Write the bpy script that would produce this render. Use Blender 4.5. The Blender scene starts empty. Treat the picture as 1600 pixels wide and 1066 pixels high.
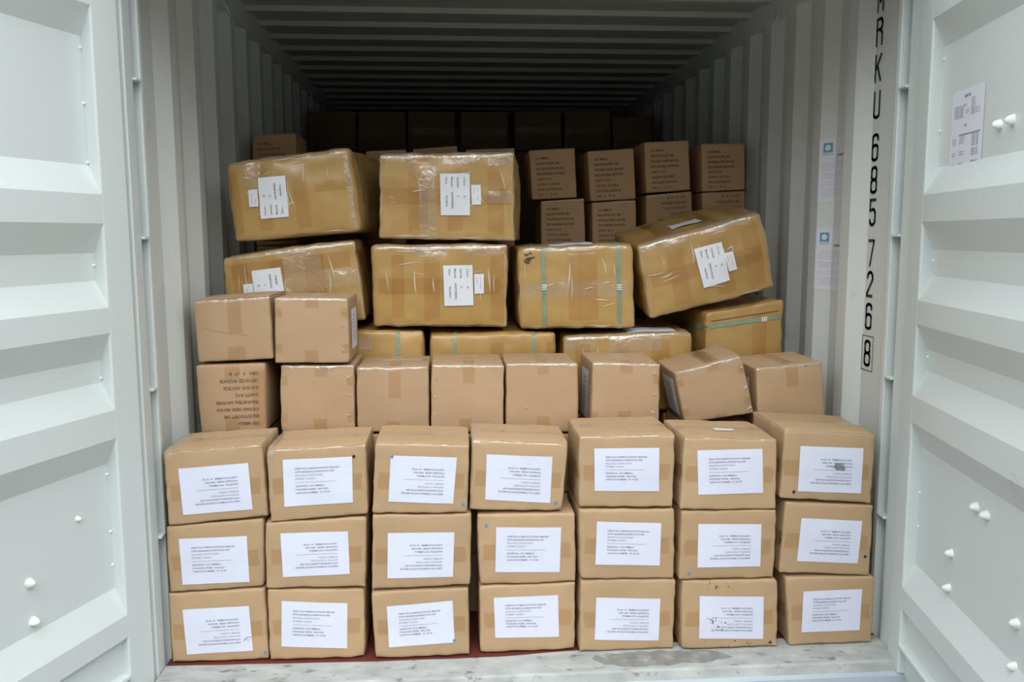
import bpy, bmesh, math, random
from mathutils import Vector, Matrix, noise
C = bpy.context.scene
COL = C.collection
rnd = random.Random(7)

# ------------------------------------------------------------------ camera
CAM = Vector((-0.26576, -2.62852, 1.36157))
YAW, PITCH, ROLL, FPX = 0.0705765, 0.1222172, -0.0031873, 1333.6
def basis():
    f = Vector((math.sin(YAW)*math.cos(PITCH), math.cos(YAW)*math.cos(PITCH), -math.sin(PITCH)))
    r = Vector((math.cos(YAW), -math.sin(YAW), 0)); u = r.cross(f)
    c, s = math.cos(ROLL), math.sin(ROLL)
    return c*r + s*u, c*u - s*r, f
RT, UP, FW = basis()
cd = bpy.data.cameras.new('camera'); co = bpy.data.objects.new('camera', cd); COL.objects.link(co)
cd.sensor_width = 36; cd.lens = 36*FPX/1600; cd.clip_start = .05
co.matrix_world = Matrix(((RT.x, UP.x, -FW.x, CAM.x), (RT.y, UP.y, -FW.y, CAM.y), (RT.z, UP.z, -FW.z, CAM.z), (0, 0, 0, 1)))
C.camera = co

# ------------------------------------------------------------------ light: an overcast sky
w = bpy.data.worlds.new('overcast_sky'); C.world = w; w.use_nodes = True
nt = w.node_tree; nt.nodes.clear()
out = nt.nodes.new('ShaderNodeOutputWorld'); bg = nt.nodes.new('ShaderNodeBackground')
tc = nt.nodes.new('ShaderNodeTexCoord'); sp = nt.nodes.new('ShaderNodeSeparateXYZ'); cr = nt.nodes.new('ShaderNodeValToRGB')
nt.links.new(tc.outputs['Generated'], sp.inputs[0]); nt.links.new(sp.outputs['Z'], cr.inputs[0])
# pale overcast above, darker yard skyline near the horizon
cr.color_ramp.elements[0].position = 0.05; cr.color_ramp.elements[0].color = (.03, .032, .032, 1)
cr.color_ramp.elements[1].position = 1.0; cr.color_ramp.elements[1].color = (1.30, 1.38, 1.44, 1)
e_ = cr.color_ramp.elements.new(.16); e_.color = (.15, .152, .15, 1)
e_ = cr.color_ramp.elements.new(.27); e_.color = (.46, .475, .475, 1)
e_ = cr.color_ramp.elements.new(.40); e_.color = (1.26, 1.33, 1.36, 1)
nt.links.new(cr.outputs[0], bg.inputs[0]); bg.inputs[1].default_value = 1.0
nt.links.new(bg.outputs[0], out.inputs[0])
sd = bpy.data.lights.new('veiled_sun', 'SUN'); sd.energy = 0.80; sd.angle = math.radians(42); sd.color = (1, .99, .97)
so = bpy.data.objects.new('veiled_sun', sd); COL.objects.link(so)
so.rotation_euler = Vector((0.03, 0.68, -0.76)).to_track_quat('-Z', 'Y').to_euler()
C.view_settings.view_transform = 'Standard'; C.view_settings.look = 'None'
C.view_settings.gamma = 1; C.view_settings.use_curve_mapping = False
C.view_settings.exposure = 0.95

# ------------------------------------------------------------------ helpers
def ray(px, py): return FW*FPX + RT*(px-800) - UP*(py-533)
def at(px, py, y0, k=0.0, x0=0.0):
    d = ray(px, py); t = (y0 + k*(CAM.x-x0) - CAM.y)/(d.y - k*d.x)
    return CAM + d*t
def at_x(px, py, x):
    d = ray(px, py); return CAM + d*((x-CAM.x)/d.x)

class MB:
    def __init__(s): s.v = []; s.f = []; s.m = []
    def add(s, vs, fs, mi=0):
        o = len(s.v); s.v += [Vector(v) for v in vs]
        for f in fs: s.f.append([o+i for i in f]); s.m.append(mi)
    def box(s, x0, x1, y0, y1, z0, z1, mi=0):
        vs = [(x, y, z) for x in (x0, x1) for y in (y0, y1) for z in (z0, z1)]
        s.add(vs, [(0,1,3,2), (4,6,7,5), (0,4,5,1), (2,3,7,6), (0,2,6,4), (1,5,7,3)], mi)
    def grid(s, fn, na, nb, mi=0):
        vs = [fn(i/na, j/nb) for j in range(nb+1) for i in range(na+1)]
        fs = [(j*(na+1)+i, j*(na+1)+i+1, (j+1)*(na+1)+i+1, (j+1)*(na+1)+i) for j in range(nb) for i in range(na)]
        s.add(vs, fs, mi)
    def tube(s, pts, r, n=10, mi=0):
        pts = [Vector(p) for p in pts]; o = len(s.v)
        for i, p in enumerate(pts):
            d = (pts[min(i+1, len(pts)-1)] - pts[max(i-1, 0)]).normalized()
            a = d.cross(Vector((0.3, 0.2, 1)) if abs(d.z) < .9 else Vector((1, 0, 0))).normalized(); b = d.cross(a)
            for k in range(n):
                t = 2*math.pi*k/n; s.v.append(p + a*math.cos(t)*r + b*math.sin(t)*r)
        for i in range(len(pts)-1):
            for k in range(n):
                k2 = (k+1) % n
                s.f.append([o+i*n+k, o+i*n+k2, o+(i+1)*n+k2, o+(i+1)*n+k]); s.m.append(mi)
        s.f.append([o+k for k in range(n)]); s.m.append(mi)
        s.f.append([o+(len(pts)-1)*n+k for k in range(n)]); s.m.append(mi)
    def build(s, name, mats, parent=None, smooth=False, weld=0, origin=None, fix=True, bevel=0):
        me = bpy.data.meshes.new(name)
        o = origin or Vector((0, 0, 0))
        me.from_pydata([v-o for v in s.v], [], s.f)
        for m in (mats if isinstance(mats, (list, tuple)) else [mats]): me.materials.append(m)
        me.polygons.foreach_set('material_index', s.m)
        me.polygons.foreach_set('use_smooth', [smooth]*len(s.f))
        if weld or fix:
            bm = bmesh.new(); bm.from_mesh(me)
            if weld: bmesh.ops.remove_doubles(bm, verts=bm.verts, dist=weld)
            if fix: bmesh.ops.recalc_face_normals(bm, faces=bm.faces)
            bm.to_mesh(me); bm.free()
        ob = bpy.data.objects.new(name, me); COL.objects.link(ob)
        if parent is not None: ob.parent = parent
        elif origin: ob.location = origin
        if bevel:
            b = ob.modifiers.new('bevel', 'BEVEL'); b.width = bevel; b.segments = 2; b.limit_method = 'ANGLE'
        return ob

def tag(o, label=None, cat=None, group=None, kind=None):
    if label: o['label'] = label
    if cat: o['category'] = cat
    if group: o['group'] = group
    if kind: o['kind'] = kind
    return o
def empty(name, loc):
    o = bpy.data.objects.new(name, None); o.location = loc; o.empty_display_size = .05; COL.objects.link(o); return o

# ------------------------------------------------------------------ materials
def mat(name, base, rough=.6, var=None, vscale=6, bump=0, bscale=60, coat=0, spec=.5, stretch=None, dirt=None, dscale=3, dthr=(.55, .75), metal=0, alpha=1, obj_var=0):
    m = bpy.data.materials.new(name); m.use_nodes = True; t = m.node_tree; b = t.nodes['Principled BSDF']
    b.inputs['Roughness'].default_value = rough; b.inputs['Metallic'].default_value = metal
    b.inputs['Specular IOR Level'].default_value = spec; b.inputs['Coat Weight'].default_value = coat
    b.inputs['Coat Roughness'].default_value = .15; b.inputs['Alpha'].default_value = alpha
    b.inputs['Base Color'].default_value = (*base, 1)
    geo = t.nodes.new('ShaderNodeNewGeometry'); vec = geo.outputs['Position']
    if stretch:
        mp = t.nodes.new('ShaderNodeMapping'); mp.inputs['Scale'].default_value = stretch
        t.links.new(vec, mp.inputs[0]); vec = mp.outputs[0]
    colr = None
    if var:
        n = t.nodes.new('ShaderNodeTexNoise'); n.inputs['Scale'].default_value = vscale; n.inputs['Detail'].default_value = 5
        t.links.new(vec, n.inputs['Vector'])
        r = t.nodes.new('ShaderNodeValToRGB'); r.color_ramp.elements[0].position = .3; r.color_ramp.elements[1].position = .7
        r.color_ramp.elements[0].color = (*base, 1); r.color_ramp.elements[1].color = (*var, 1)
        t.links.new(n.outputs['Fac'], r.inputs[0]); colr = r.outputs[0]
    if dirt:
        n = t.nodes.new('ShaderNodeTexNoise'); n.inputs['Scale'].default_value = dscale; n.inputs['Detail'].default_value = 8; n.inputs['Roughness'].default_value = .65
        t.links.new(vec, n.inputs['Vector'])
        r = t.nodes.new('ShaderNodeValToRGB'); r.color_ramp.elements[0].position = dthr[0]; r.color_ramp.elements[1].position = dthr[1]
        t.links.new(n.outputs['Fac'], r.inputs[0])
        x = t.nodes.new('ShaderNodeMixRGB'); t.links.new(r.outputs[0], x.inputs[0])
        if colr: t.links.new(colr, x.inputs[1])
        else: x.inputs[1].default_value = (*base, 1)
        x.inputs[2].default_value = (*dirt, 1); colr = x.outputs[0]
    if obj_var:
        oi = t.nodes.new('ShaderNodeObjectInfo'); mr = t.nodes.new('ShaderNodeMapRange')
        mr.inputs['To Min'].default_value = 1-obj_var; mr.inputs['To Max'].default_value = 1+obj_var
        t.links.new(oi.outputs['Random'], mr.inputs['Value'])
        hs = t.nodes.new('ShaderNodeHueSaturation'); t.links.new(mr.outputs[0], hs.inputs['Value'])
        if colr: t.links.new(colr, hs.inputs['Color'])
        else: hs.inputs['Color'].default_value = (*base, 1)
        colr = hs.outputs[0]
    if colr: t.links.new(colr, b.inputs['Base Color'])
    if bump:
        n = t.nodes.new('ShaderNodeTexNoise'); n.inputs['Scale'].default_value = bscale; n.inputs['Detail'].default_value = 3
        t.links.new(vec, n.inputs['Vector'])
        bp = t.nodes.new('ShaderNodeBump'); bp.inputs['Strength'].default_value = bump; bp.inputs['Distance'].default_value = .004
        t.links.new(n.outputs['Fac'], bp.inputs['Height']); t.links.new(bp.outputs[0], b.inputs['Normal'])
        if coat: t.links.new(bp.outputs[0], b.inputs['Coat Normal'])
    return m
M = {}
M['kraft'] = mat('kraft_board', (.425, .284, .158), .62, var=(.462, .312, .178), vscale=5, bump=.35, bscale=11, obj_var=.06, spec=.35)
M['kraft_pink'] = mat('kraft_board_rosy', (.395, .262, .152), .62, var=(.432, .290, .172), vscale=5, bump=.35, bscale=11, obj_var=.05, spec=.35)
M['gold'] = mat('golden_board_under_film', (.400, .240, .068), .45, var=(.455, .280, .090), vscale=4, bump=.5, bscale=11, coat=.35, obj_var=.05)
M['brown'] = mat('brown_board', (.50, .305, .155), .6, var=(.54, .335, .175), vscale=5, bump=.1, bscale=25, obj_var=.08, spec=.3)
def film(name, tint, rough, bump, bscale, ior=1.5, haze=0.0):
    m = bpy.data.materials.new(name); m.use_nodes = True; t = m.node_tree; t.nodes.clear()
    o = t.nodes.new('ShaderNodeOutputMaterial'); tr = t.nodes.new('ShaderNodeBsdfTransparent'); gl = t.nodes.new('ShaderNodeBsdfGlossy')
    tr.inputs[0].default_value = (*tint, 1); gl.inputs['Roughness'].default_value = rough; gl.inputs['Color'].default_value = (1, 1, 1, 1)
    geo = t.nodes.new('ShaderNodeNewGeometry'); n = t.nodes.new('ShaderNodeTexNoise'); n.inputs['Scale'].default_value = bscale; n.inputs['Detail'].default_value = 3
    n.inputs['Distortion'].default_value = 1.2
    t.links.new(geo.outputs['Position'], n.inputs['Vector'])
    bp = t.nodes.new('ShaderNodeBump'); bp.inputs['Strength'].default_value = bump; bp.inputs['Distance'].default_value = .006
    t.links.new(n.outputs['Fac'], bp.inputs['Height'])
    f0 = ((ior-1)/(ior+1))**2
    lw = t.nodes.new('ShaderNodeLayerWeight'); lw.inputs[0].default_value = .5
    pw_ = t.nodes.new('ShaderNodeMath'); pw_.operation = 'POWER'; pw_.inputs[1].default_value = 5; t.links.new(lw.outputs['Facing'], pw_.inputs[0])
    fr = t.nodes.new('ShaderNodeMath'); fr.operation = 'MULTIPLY_ADD'; fr.inputs[1].default_value = .8*(1-f0); fr.inputs[2].default_value = f0
    t.links.new(pw_.outputs[0], fr.inputs[0])
    t.links.new(bp.outputs[0], lw.inputs['Normal']); t.links.new(bp.outputs[0], gl.inputs['Normal'])
    mx = t.nodes.new('ShaderNodeMixShader'); t.links.new(fr.outputs[0], mx.inputs[0]); t.links.new(tr.outputs[0], mx.inputs[1]); t.links.new(gl.outputs[0], mx.inputs[2])
    last = mx
    if haze:
        df = t.nodes.new('ShaderNodeBsdfDiffuse'); df.inputs[0].default_value = (.8, .77, .70, 1)
        m2 = t.nodes.new('ShaderNodeMixShader'); m2.inputs[0].default_value = haze
        t.links.new(mx.outputs[0], m2.inputs[1]); t.links.new(df.outputs[0], m2.inputs[2]); last = m2
    t.links.new(last.outputs[0], o.inputs[0]); return m
M['brown_shaded'] = mat('shaded_brown_board', (.19, .118, .066), .7, var=(.22, .135, .078), vscale=5, spec=.2)  # same brown board, darkened in colour for the deep shade of the far row
M['tape'] = film('brown_packing_tape', (.955, .91, .84), .3, .3, 22, 1.42)
M['tape_dark'] = film('wide_brown_tape', (.955, .90, .82), .25, .5, 14, 1.48)
M['tape_clear'] = film('clear_packing_tape', (.99, .985, .97), .16, .9, 26, 1.9, .08)
M['film'] = film('wrinkle_highlight_film', (.99, .99, .98), .15, 1.0, 40, 1.5, .60)  # film wrinkles, with whitish diffuse mixed in to paint their highlight lines
M['paper'] = mat('white_paper', (.64, .665, .79), .65, var=(.67, .695, .81), vscale=8, bump=.35, bscale=16, spec=.25)
M['paper2'] = mat('white_paper_under_film', (.74, .76, .80), .35, bump=.1, bscale=12, spec=.5)
M['ink'] = mat('black_print', (.17, .17, .22), .6)
M['ink_soft'] = mat('grey_print', (.34, .35, .43), .6)
M['stencil'] = mat('stencil_ink', (.15, .09, .048), .7)
M['blue_dot'] = mat('blue_dot', (.08, .25, .47), .5)
M['black_dot'] = mat('black_dot', (.02, .015, .02), .5)
M['smudge'] = mat('grey_smudge', (.22, .20, .24), .8, alpha=.55)
M['soil'] = mat('dark_soil', (.05, .04, .03), .8, alpha=.8)
M['strap'] = mat('green_strap', (.19, .265, .175), .4, var=(.24, .31, .215), vscale=30, spec=.5)
M['metal'] = mat('steel_clasp', (.80, .78, .62), .3, metal=.25)
M['gap'] = mat('dark_seam', (.10, .06, .03), .9)
M['paint'] = mat('container_paint', (.60, .655, .640), .42, var=(.63, .68, .665), vscale=1.5, bump=.02, bscale=6, dirt=(.50, .51, .47), dscale=7, dthr=(.66, .8), spec=.4)
M['wall'] = mat('container_wall_paint', (.66, .695, .67), .45, var=(.69, .72, .70), vscale=2, dirt=(.43, .41, .34), dscale=5, dthr=(.6, .85), spec=.4)
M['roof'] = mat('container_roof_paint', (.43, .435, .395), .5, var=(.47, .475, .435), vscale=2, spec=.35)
M['sill'] = mat('worn_sill_paint', (.46, .475, .46), .5, var=(.31, .325, .31), vscale=13, dirt=(.17, .17, .15), dscale=17, dthr=(.57, .66), stretch=(.7, 1.6, 1), spec=.3)
M['grime'] = mat('grey_grime', (.20, .195, .175), .7, var=(.30, .29, .26), vscale=25, alpha=.6)
M['sillfront'] = mat('sill_front_paint', (.50, .57, .61), .5, var=(.42, .48, .53), vscale=6, dirt=(.28, .30, .31), dscale=12, dthr=(.6, .8))
M['floor'] = mat('red_plywood_floor', (.155, .028, .020), .65, var=(.11, .022, .018), vscale=12, dirt=(.05, .02, .015), dscale=8)
M['ground'] = mat('concrete_ground', (.12, .12, .117), .85, var=(.09, .09, .088), vscale=1.3, bump=.3, bscale=30)
M['gasket'] = mat('pale_rubber_gasket', (.50, .545, .55), .5)
M['white_caulk'] = mat('white_caulk', (.80, .82, .78), .5)
M['vinyl'] = mat('white_vinyl', (.74, .76, .82), .35)
M['logo'] = mat('light_blue_print', (.12, .35, .52), .4)
M['black'] = mat('black_lettering', (.025, .028, .028), .5)

for k_, lo_, hi_ in (('grime', .25, .72), ('smudge', .30, .55)):
    t_ = M[k_].node_tree; n_ = t_.nodes.new('ShaderNodeTexNoise'); n_.inputs['Scale'].default_value = 22; n_.inputs['Detail'].default_value = 6
    g_ = t_.nodes.new('ShaderNodeNewGeometry'); t_.links.new(g_.outputs['Position'], n_.inputs['Vector'])
    r_ = t_.nodes.new('ShaderNodeMapRange'); r_.inputs['From Min'].default_value = lo_; r_.inputs['From Max'].default_value = hi_; r_.inputs['To Max'].default_value = .85; r_.inputs['To Min'].default_value = .12
    t_.links.new(n_.outputs['Fac'], r_.inputs['Value']); t_.links.new(r_.outputs[0], t_.nodes['Principled BSDF'].inputs['Alpha'])
# ------------------------------------------------------------------ lettering
_tc = {}
def text_geo(txt, bold=0.0):
    key = (txt, bold)
    if key in _tc: return _tc[key]
    cu = bpy.data.curves.new('t', 'FONT'); cu.body = txt; cu.size = 1; cu.resolution_u = 1; cu.offset = bold
    ob = bpy.data.objects.new('t', cu); COL.objects.link(ob)
    dg = bpy.context.evaluated_depsgraph_get(); me = bpy.data.meshes.new_from_object(ob.evaluated_get(dg))
    vs = [v.co.copy() for v in me.vertices]; fs = [tuple(p.vertices) for p in me.polygons]
    bpy.data.objects.remove(ob); bpy.data.meshes.remove(me); bpy.data.curves.remove(cu)
    wd = max((v.x for v in vs), default=1)
    _tc[key] = (vs, fs, wd); return _tc[key]
def put_text(mb, txt, fn, x, y, h, mi, width=None, bold=0.0, align='l'):
    """fn maps label metres (x right, y up) to space; h = capital height"""
    vs, fs, wd = text_geo(txt, bold)
    sy = h/0.7; sx = sy if not width else width/wd
    ox = x - (wd*sx if align == 'r' else 0)
    mb.add([fn(ox+v.x*sx, y+v.y*sy) for v in vs], fs, mi)

# stroke glyphs for the container number, on a 1 x 2 cell
def arc(cx, cy, rx, ry, a0, a1, n=8):
    return [(cx+rx*math.cos(math.radians(a0+(a1-a0)*i/n)), cy+ry*math.sin(math.radians(a0+(a1-a0)*i/n))) for i in range(n+1)]
GL = {
 'M': [[(0,0),(0,2),(.5,.7),(1,2),(1,0)]],
 'R': [[(0,0),(0,2)], [(0,2),(.6,2)]+arc(.6,1.6,.4,.4,90,-90)+[(0,1.2)], [(.5,1.2),(1,.9),(1,0)]],
 'K': [[(0,0),(0,2)], [(1,2),(.12,.95)], [(.35,1.2),(1,0)]],
 'U': [[(0,2),(0,.25)]+arc(.5,.25,.5,.25,180,360)+[(1,2)]],
 '6': [[(1,1.6),(1,1.75)]+arc(.5,1.75,.5,.25,0,180)+[(0,.25)]+arc(.5,.25,.5,.25,180,360)+[(1,.95)]+arc(.5,.95,.5,.22,0,180)],
 '8': [arc(.5,1.76,.46,.24,0,180)+arc(.5,1.24,.46,.22,180,360)+[(.96,1.76)], arc(.5,.78,.5,.24,0,180)+arc(.5,.24,.5,.24,180,360)+[(1,.78)]],
 '5': [[(1,2),(0,2),(0,1.15),(.5,1.25)]+arc(.5,.85,.5,.4,80,0)+[(1,.4)]+arc(.5,.4,.5,.4,0,-180)],
 '7': [[(0,2),(1,2),(.35,0)]],
 '2': [arc(.5,1.55,.5,.45,180,0)+[(1,1.4),(0,.25),(0,.05),(1,.05)]],
}
def stroke(mb, pts, wdt, fn, mi=0):
    pts = [Vector(p) for p in pts]
    for i in range(len(pts)-1):
        a, b = pts[i], pts[i+1]; d = (b-a)
        if d.length < 1e-9: continue
        d.normalize(); n = Vector((-d.y, d.x))*wdt/2; a = a-d*wdt*.35; b = b+d*wdt*.35
        mb.add([fn(*(a-n)), fn(*(b-n)), fn(*(b+n)), fn(*(a+n))], [(0,1,2,3)], mi)

# ================================================================== SETTING
XL, XR, VD = -1.193, 1.170, .036           # corrugation crests and depth
YB = 5.85
def wall_profile():
    pts = [(.10, VD)]
    y = .320
    while y < YB-.3:
        pts += [(y, VD), (y+.067, 0), (y+.137, 0), (y+.205, VD)]; y += .278
    pts.append((YB, VD)); return pts
WP = wall_profile()
def wall_off(y):
    for (a, p), (b, q) in zip(WP, WP[1:]):
        if a <= y <= b: return p + (q-p)*(y-a)/max(b-a, 1e-6)
    return VD
def wall(name, X, sgn):
    mb = MB()
    for (a, p), (b, q) in zip(WP, WP[1:]):
        mb.add([(X+sgn*p, a, .05), (X+sgn*q, b, .05), (X+sgn*q, b, 2.305), (X+sgn*p, a, 2.305)], [(0,1,2,3)])
        mb.add([(X+sgn*(p+.004), a, .05), (X+sgn*(q+.004), b, .05), (X+sgn*(q+.004), b, 2.305), (X+sgn*(p+.004), a, 2.305)], [(0,1,2,3)])
    xs = sorted((X+sgn*-.002, X+sgn*.09))
    mb.box(xs[0], xs[1], .10, YB, -.15, .05)          # bottom rail
    xs = sorted((X+sgn*-.004, X+sgn*.09))
    mb.box(xs[0], xs[1], .10, YB, 2.305, 2.46)        # top rail
    o = mb.build(name, M['wall'], fix=False)
    tag(o, kind='structure'); return o
wl = wall('wall_left', XL, -1); wr = wall('wall_right', XR, 1)
mb = MB(); mb.box(XL-.09, XR+.09, YB, YB+.05, -.15, 2.46); tag(mb.build('wall_back', M['wall']), kind='structure')
# corrugated roof, ridges across the container
mb = MB(); prof = [(-.10, 2.412)]; y = 1.50-.277*5
while y < YB-.2:
    prof += [(y-.016, 2.410), (y, 2.389), (y+.045, 2.389), (y+.080, 2.410)]; y += .277
prof.append((YB, 2.412)); prof = [q for q in prof if q[0] >= -.1]
xa, xb = XL+.004, XR-.004
for (a, p), (b, q) in zip(prof, prof[1:]):
    for dz in (0, .004):
        mb.add([(xa, a, p+dz), (xb, a, p+dz), (xb, b, q+dz), (xa, b, q+dz)], [(0,1,2,3)])
tag(mb.build('ceiling', M['roof'], fix=False), kind='structure')
# plywood floor
mb = MB(); mb.box(XL+.002, XR-.002, .004, YB, -.028, 0); tag(mb.build('floor', M['floor']), kind='structure')
# door header above the opening and the sill below it
mb = MB(); mb.box(XL-.05, XR+.05, -.12, .02, 2.27, 2.46); tag(mb.build('trim_1', M['paint'], bevel=.004), kind='structure')
sill = empty('trim_2', (0, -.06, -.02)); tag(sill, kind='structure')
def loc(mbx, name, m, par, **k): return mbx.build(name, m, par, origin=Vector(par.location), **k)
mb = MB()
def sl(a, b):
    x = XL+.002+(XR-XL-.004)*a; t_ = min(1, max(0, (a-.45)*4)); yi = .024-.022*min(1, a/.28)+.055*t_
    pr = [(yi, -.01), (yi, .0015), (-.112, .001), (-.120, -.004), (-.128, -.03), (-.150, -.033), (-.152, -.16)]
    y, z = pr[round(b*6)]
    z += .0015*noise.noise(Vector((x*9, y*20, 0)))*(b < .5)
    return (x, y, z)
mb.grid(sl, 60, 6)
for i, f in enumerate(mb.f): mb.m[i] = 0 if i < 60*4 else 1
loc(mb, 'sill_plate', [M['sill'], M['sillfront']], sill, fix=False)
for x in (.18, 1.02):
    mb = MB(); mb.box(x-.09, x+.09, -.185, -.15, -.14, -.07); loc(mb, 'door_stop', M['sillfront'], sill, bevel=.004)
mb = MB(); R7 = random.Random(21); top_, bot_ = [], []
for i in range(25):
    x = .17+.44*i/24; e_ = math.sin(math.pi*min(1, max(0, i/24)))**.4
    top_.append((x, -.030+.030*e_+R7.uniform(-.006, .006), .0034)); bot_.append((x+.02, -.055-.048*e_*(1-.5*i/24)+R7.uniform(-.009, .007), .0034))
mb.add(top_+bot_, [(i, i+1, 25+i+1, 25+i) for i in range(24)])
loc(mb, 'grime_stain', M['grime'], sill, fix=False)
# corner posts
def post(name, X, sgn):
    p = empty(name, (X, -.03, -.05)); tag(p, kind='structure')
    mb = MB()
    x0, x1 = sorted((X+sgn*.000, X+sgn*.10)); mb.box(x0, x1, -.035, .030, -.05, 2.47)     # outer post
    x0, x1 = sorted((X+sgn*.046, X+sgn*.10)); mb.box(x0, x1, .030, .075, -.16, 2.47)      # recess back
    x0, x1 = sorted((X-sgn*.006, X+sgn*.10)); mb.box(x0, x1, .075, .100, -.16, 2.47)      # inner flange
    loc(mb, 'post_column', M['paint'], p, bevel=.004)
    mb = MB(); x0, x1 = sorted((X-sgn*.002, X+sgn*.14)); mb.box(x0, x1, -.130, .030, -.19, -.05)
    loc(mb, 'corner_casting', M['paint'], p, bevel=.006)
    mb = MB(); mb.tube([(X+sgn*.022, .050, z) for z in (.02, 1.2, 2.29)], .0055, 10)
    loc(mb, 'lashing_rod', M['paint'], p, smooth=True)
    for z in (.425, .895, 1.36, 1.825, 2.2):
        mb = MB(); x0, x1 = sorted((X-sgn*.010, X+sgn*.046))
        mb.box(x0, x1, .028, .072, z-.004, z+.004); loc(mb, 'rod_bracket', M['paint'], p, bevel=.0015)
post('trim_3', XL, -1); post('trim_4', XR, 1)
# lashing rings on the top rails
for X, sgn, ys in ((XR, 1, (1.14, 3.3)), (XL, -1, (1.14, 3.3))):
    for y in ys:
        mb = MB()
        pts = [(X-sgn*(.012+.014*math.sin(t)), y+.012*math.cos(t), 2.285+.024*math.cos(t)*0-.026*math.sin(t*.5)) for t in [i*math.pi/8 for i in range(9)]]
        mb.tube([(X-sgn*.004, y-.022, 2.33), (X-sgn*.014, y-.020, 2.30), (X-sgn*.02, y, 2.275), (X-sgn*.014, y+.020, 2.30), (X-sgn*.004, y+.022, 2.33)], .005, 8)
        mb.build('lashing_ring', M['wall'], wr if sgn > 0 else wl, smooth=True)

# container number down the right wall
mb = MB(); xw = XR+VD-.0015
for ch, zt in (('M', 2.214), ('R', 2.101), ('K', 1.981), ('U', 1.858), ('6', 1.713), ('8', 1.602), ('5', 1.490), ('7', 1.349), ('2', 1.239), ('6', 1.126), ('8', .995)):
    hh = .098; ww = .044
    yc = .297 if zt > 1.36 else .285
    yc = .280 + (zt-1.0)*.018
    fn = lambda x, y: (xw, yc+.025-x*ww, zt-hh+y*hh/2)
    fn = lambda x, y, yc=yc, zt=zt: (xw, yc+ww/2-x, zt-hh+y)
    for st in GL[ch]: stroke(mb, [(.004+x*(ww-.008), .005+y*(hh-.012)/2) for x, y in st], .0105, fn)
stroke(mb, [(y, z) for y, z in ((0, 0), (.078, 0), (.078, .122), (0, .122), (0, 0))], .003, lambda x, y: (xw, .319-x, .884+y))
o = mb.build('container_number', M['black'], wr, fix=False); o['label'] = 'black stencilled container number MRKU 685726 8'

# notices stuck on the right wall
def notice(zt, zb, label):
    g = MB(); y0, y1 = .508, .668
    W = .16; H = zt-zb
    def fn(x, y, off=.0012):
        yy = y1-(x) ; return Vector((XR+wall_off(yy)-off, yy, zb+y))
    def rr(a, b):
        x, y = a*W, b*H; c = .012
        for cx, cy in ((0, 0), (1, 0), (0, 1), (1, 1)):
            dx, dy = abs(x-cx*W), abs(y-cy*H)
            if dx < c and dy < c:
                px, py = c-dx, c-dy; r = math.hypot(px, py)
                if r > c: px, py = px*c/r, py*c/r
                x = c-px if cx == 0 else W-c+px; y = c-py if cy == 0 else H-c+py
        return fn(x, y)
    g.grid(rr, 40, 40)
    f2 = lambda x, y: fn(x, y, .002)
    def rect(x0, x1, y0_, y1_, mi, off=.002):
        n = 8
        g.grid(lambda a, b: fn(x0+(x1-x0)*a, y0_+(y1_-y0_)*b, off), n, 1, mi)
    rect(.020, .058, H-.052, H-.016, 2)
    star = []
    for k in range(14):
        r = .0145 if k % 2 == 0 else .009; t = math.pi/2+k*math.pi/7
        star.append(fn(.039+r*math.cos(t), H-.034+r*math.sin(t), .0026))
    g.add([fn(.039, H-.034, .0026)]+star, [(0, 1+k, 1+(k+1) % 14) for k in range(14)], 0)
    put_text(g, 'MAERSK', f2, .018, H-.062, .006, 2, width=.042)
    put_text(g, 'ATTENTION', f2, .085, H-.070, .008, 1, width=.062, bold=.02)
    R2 = random.Random(int(zt*100)); z = H-.092
    words = 'cargo must be secured before transport and doors kept closed when container is handled please report any damage to the carrier without delay'.split()
    for blk in (4, 3, 2, 4, 3):
        for i in range(blk):
            t = ' '.join(R2.choice(words) for _ in range(5 if i < blk-1 else 3))
            if z > .02: put_text(g, t, f2, .018, z, .0038, 3, width=(.125 if i < blk-1 else .07))
            z -= .0085
        z -= .008
    o = g.build('notice_sticker', [M['vinyl'], M['black'], M['logo'], M['ink_soft']], fix=False, origin=Vector((XR, .59, zb)))
    tag(o, label, 'sticker', 'notice stickers on the right container wall')
notice(1.730, 1.490, 'upper white notice sticker with blue star logo on right container wall')
notice(1.388, 1.148, 'lower white notice sticker with blue star logo on right container wall')

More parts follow.
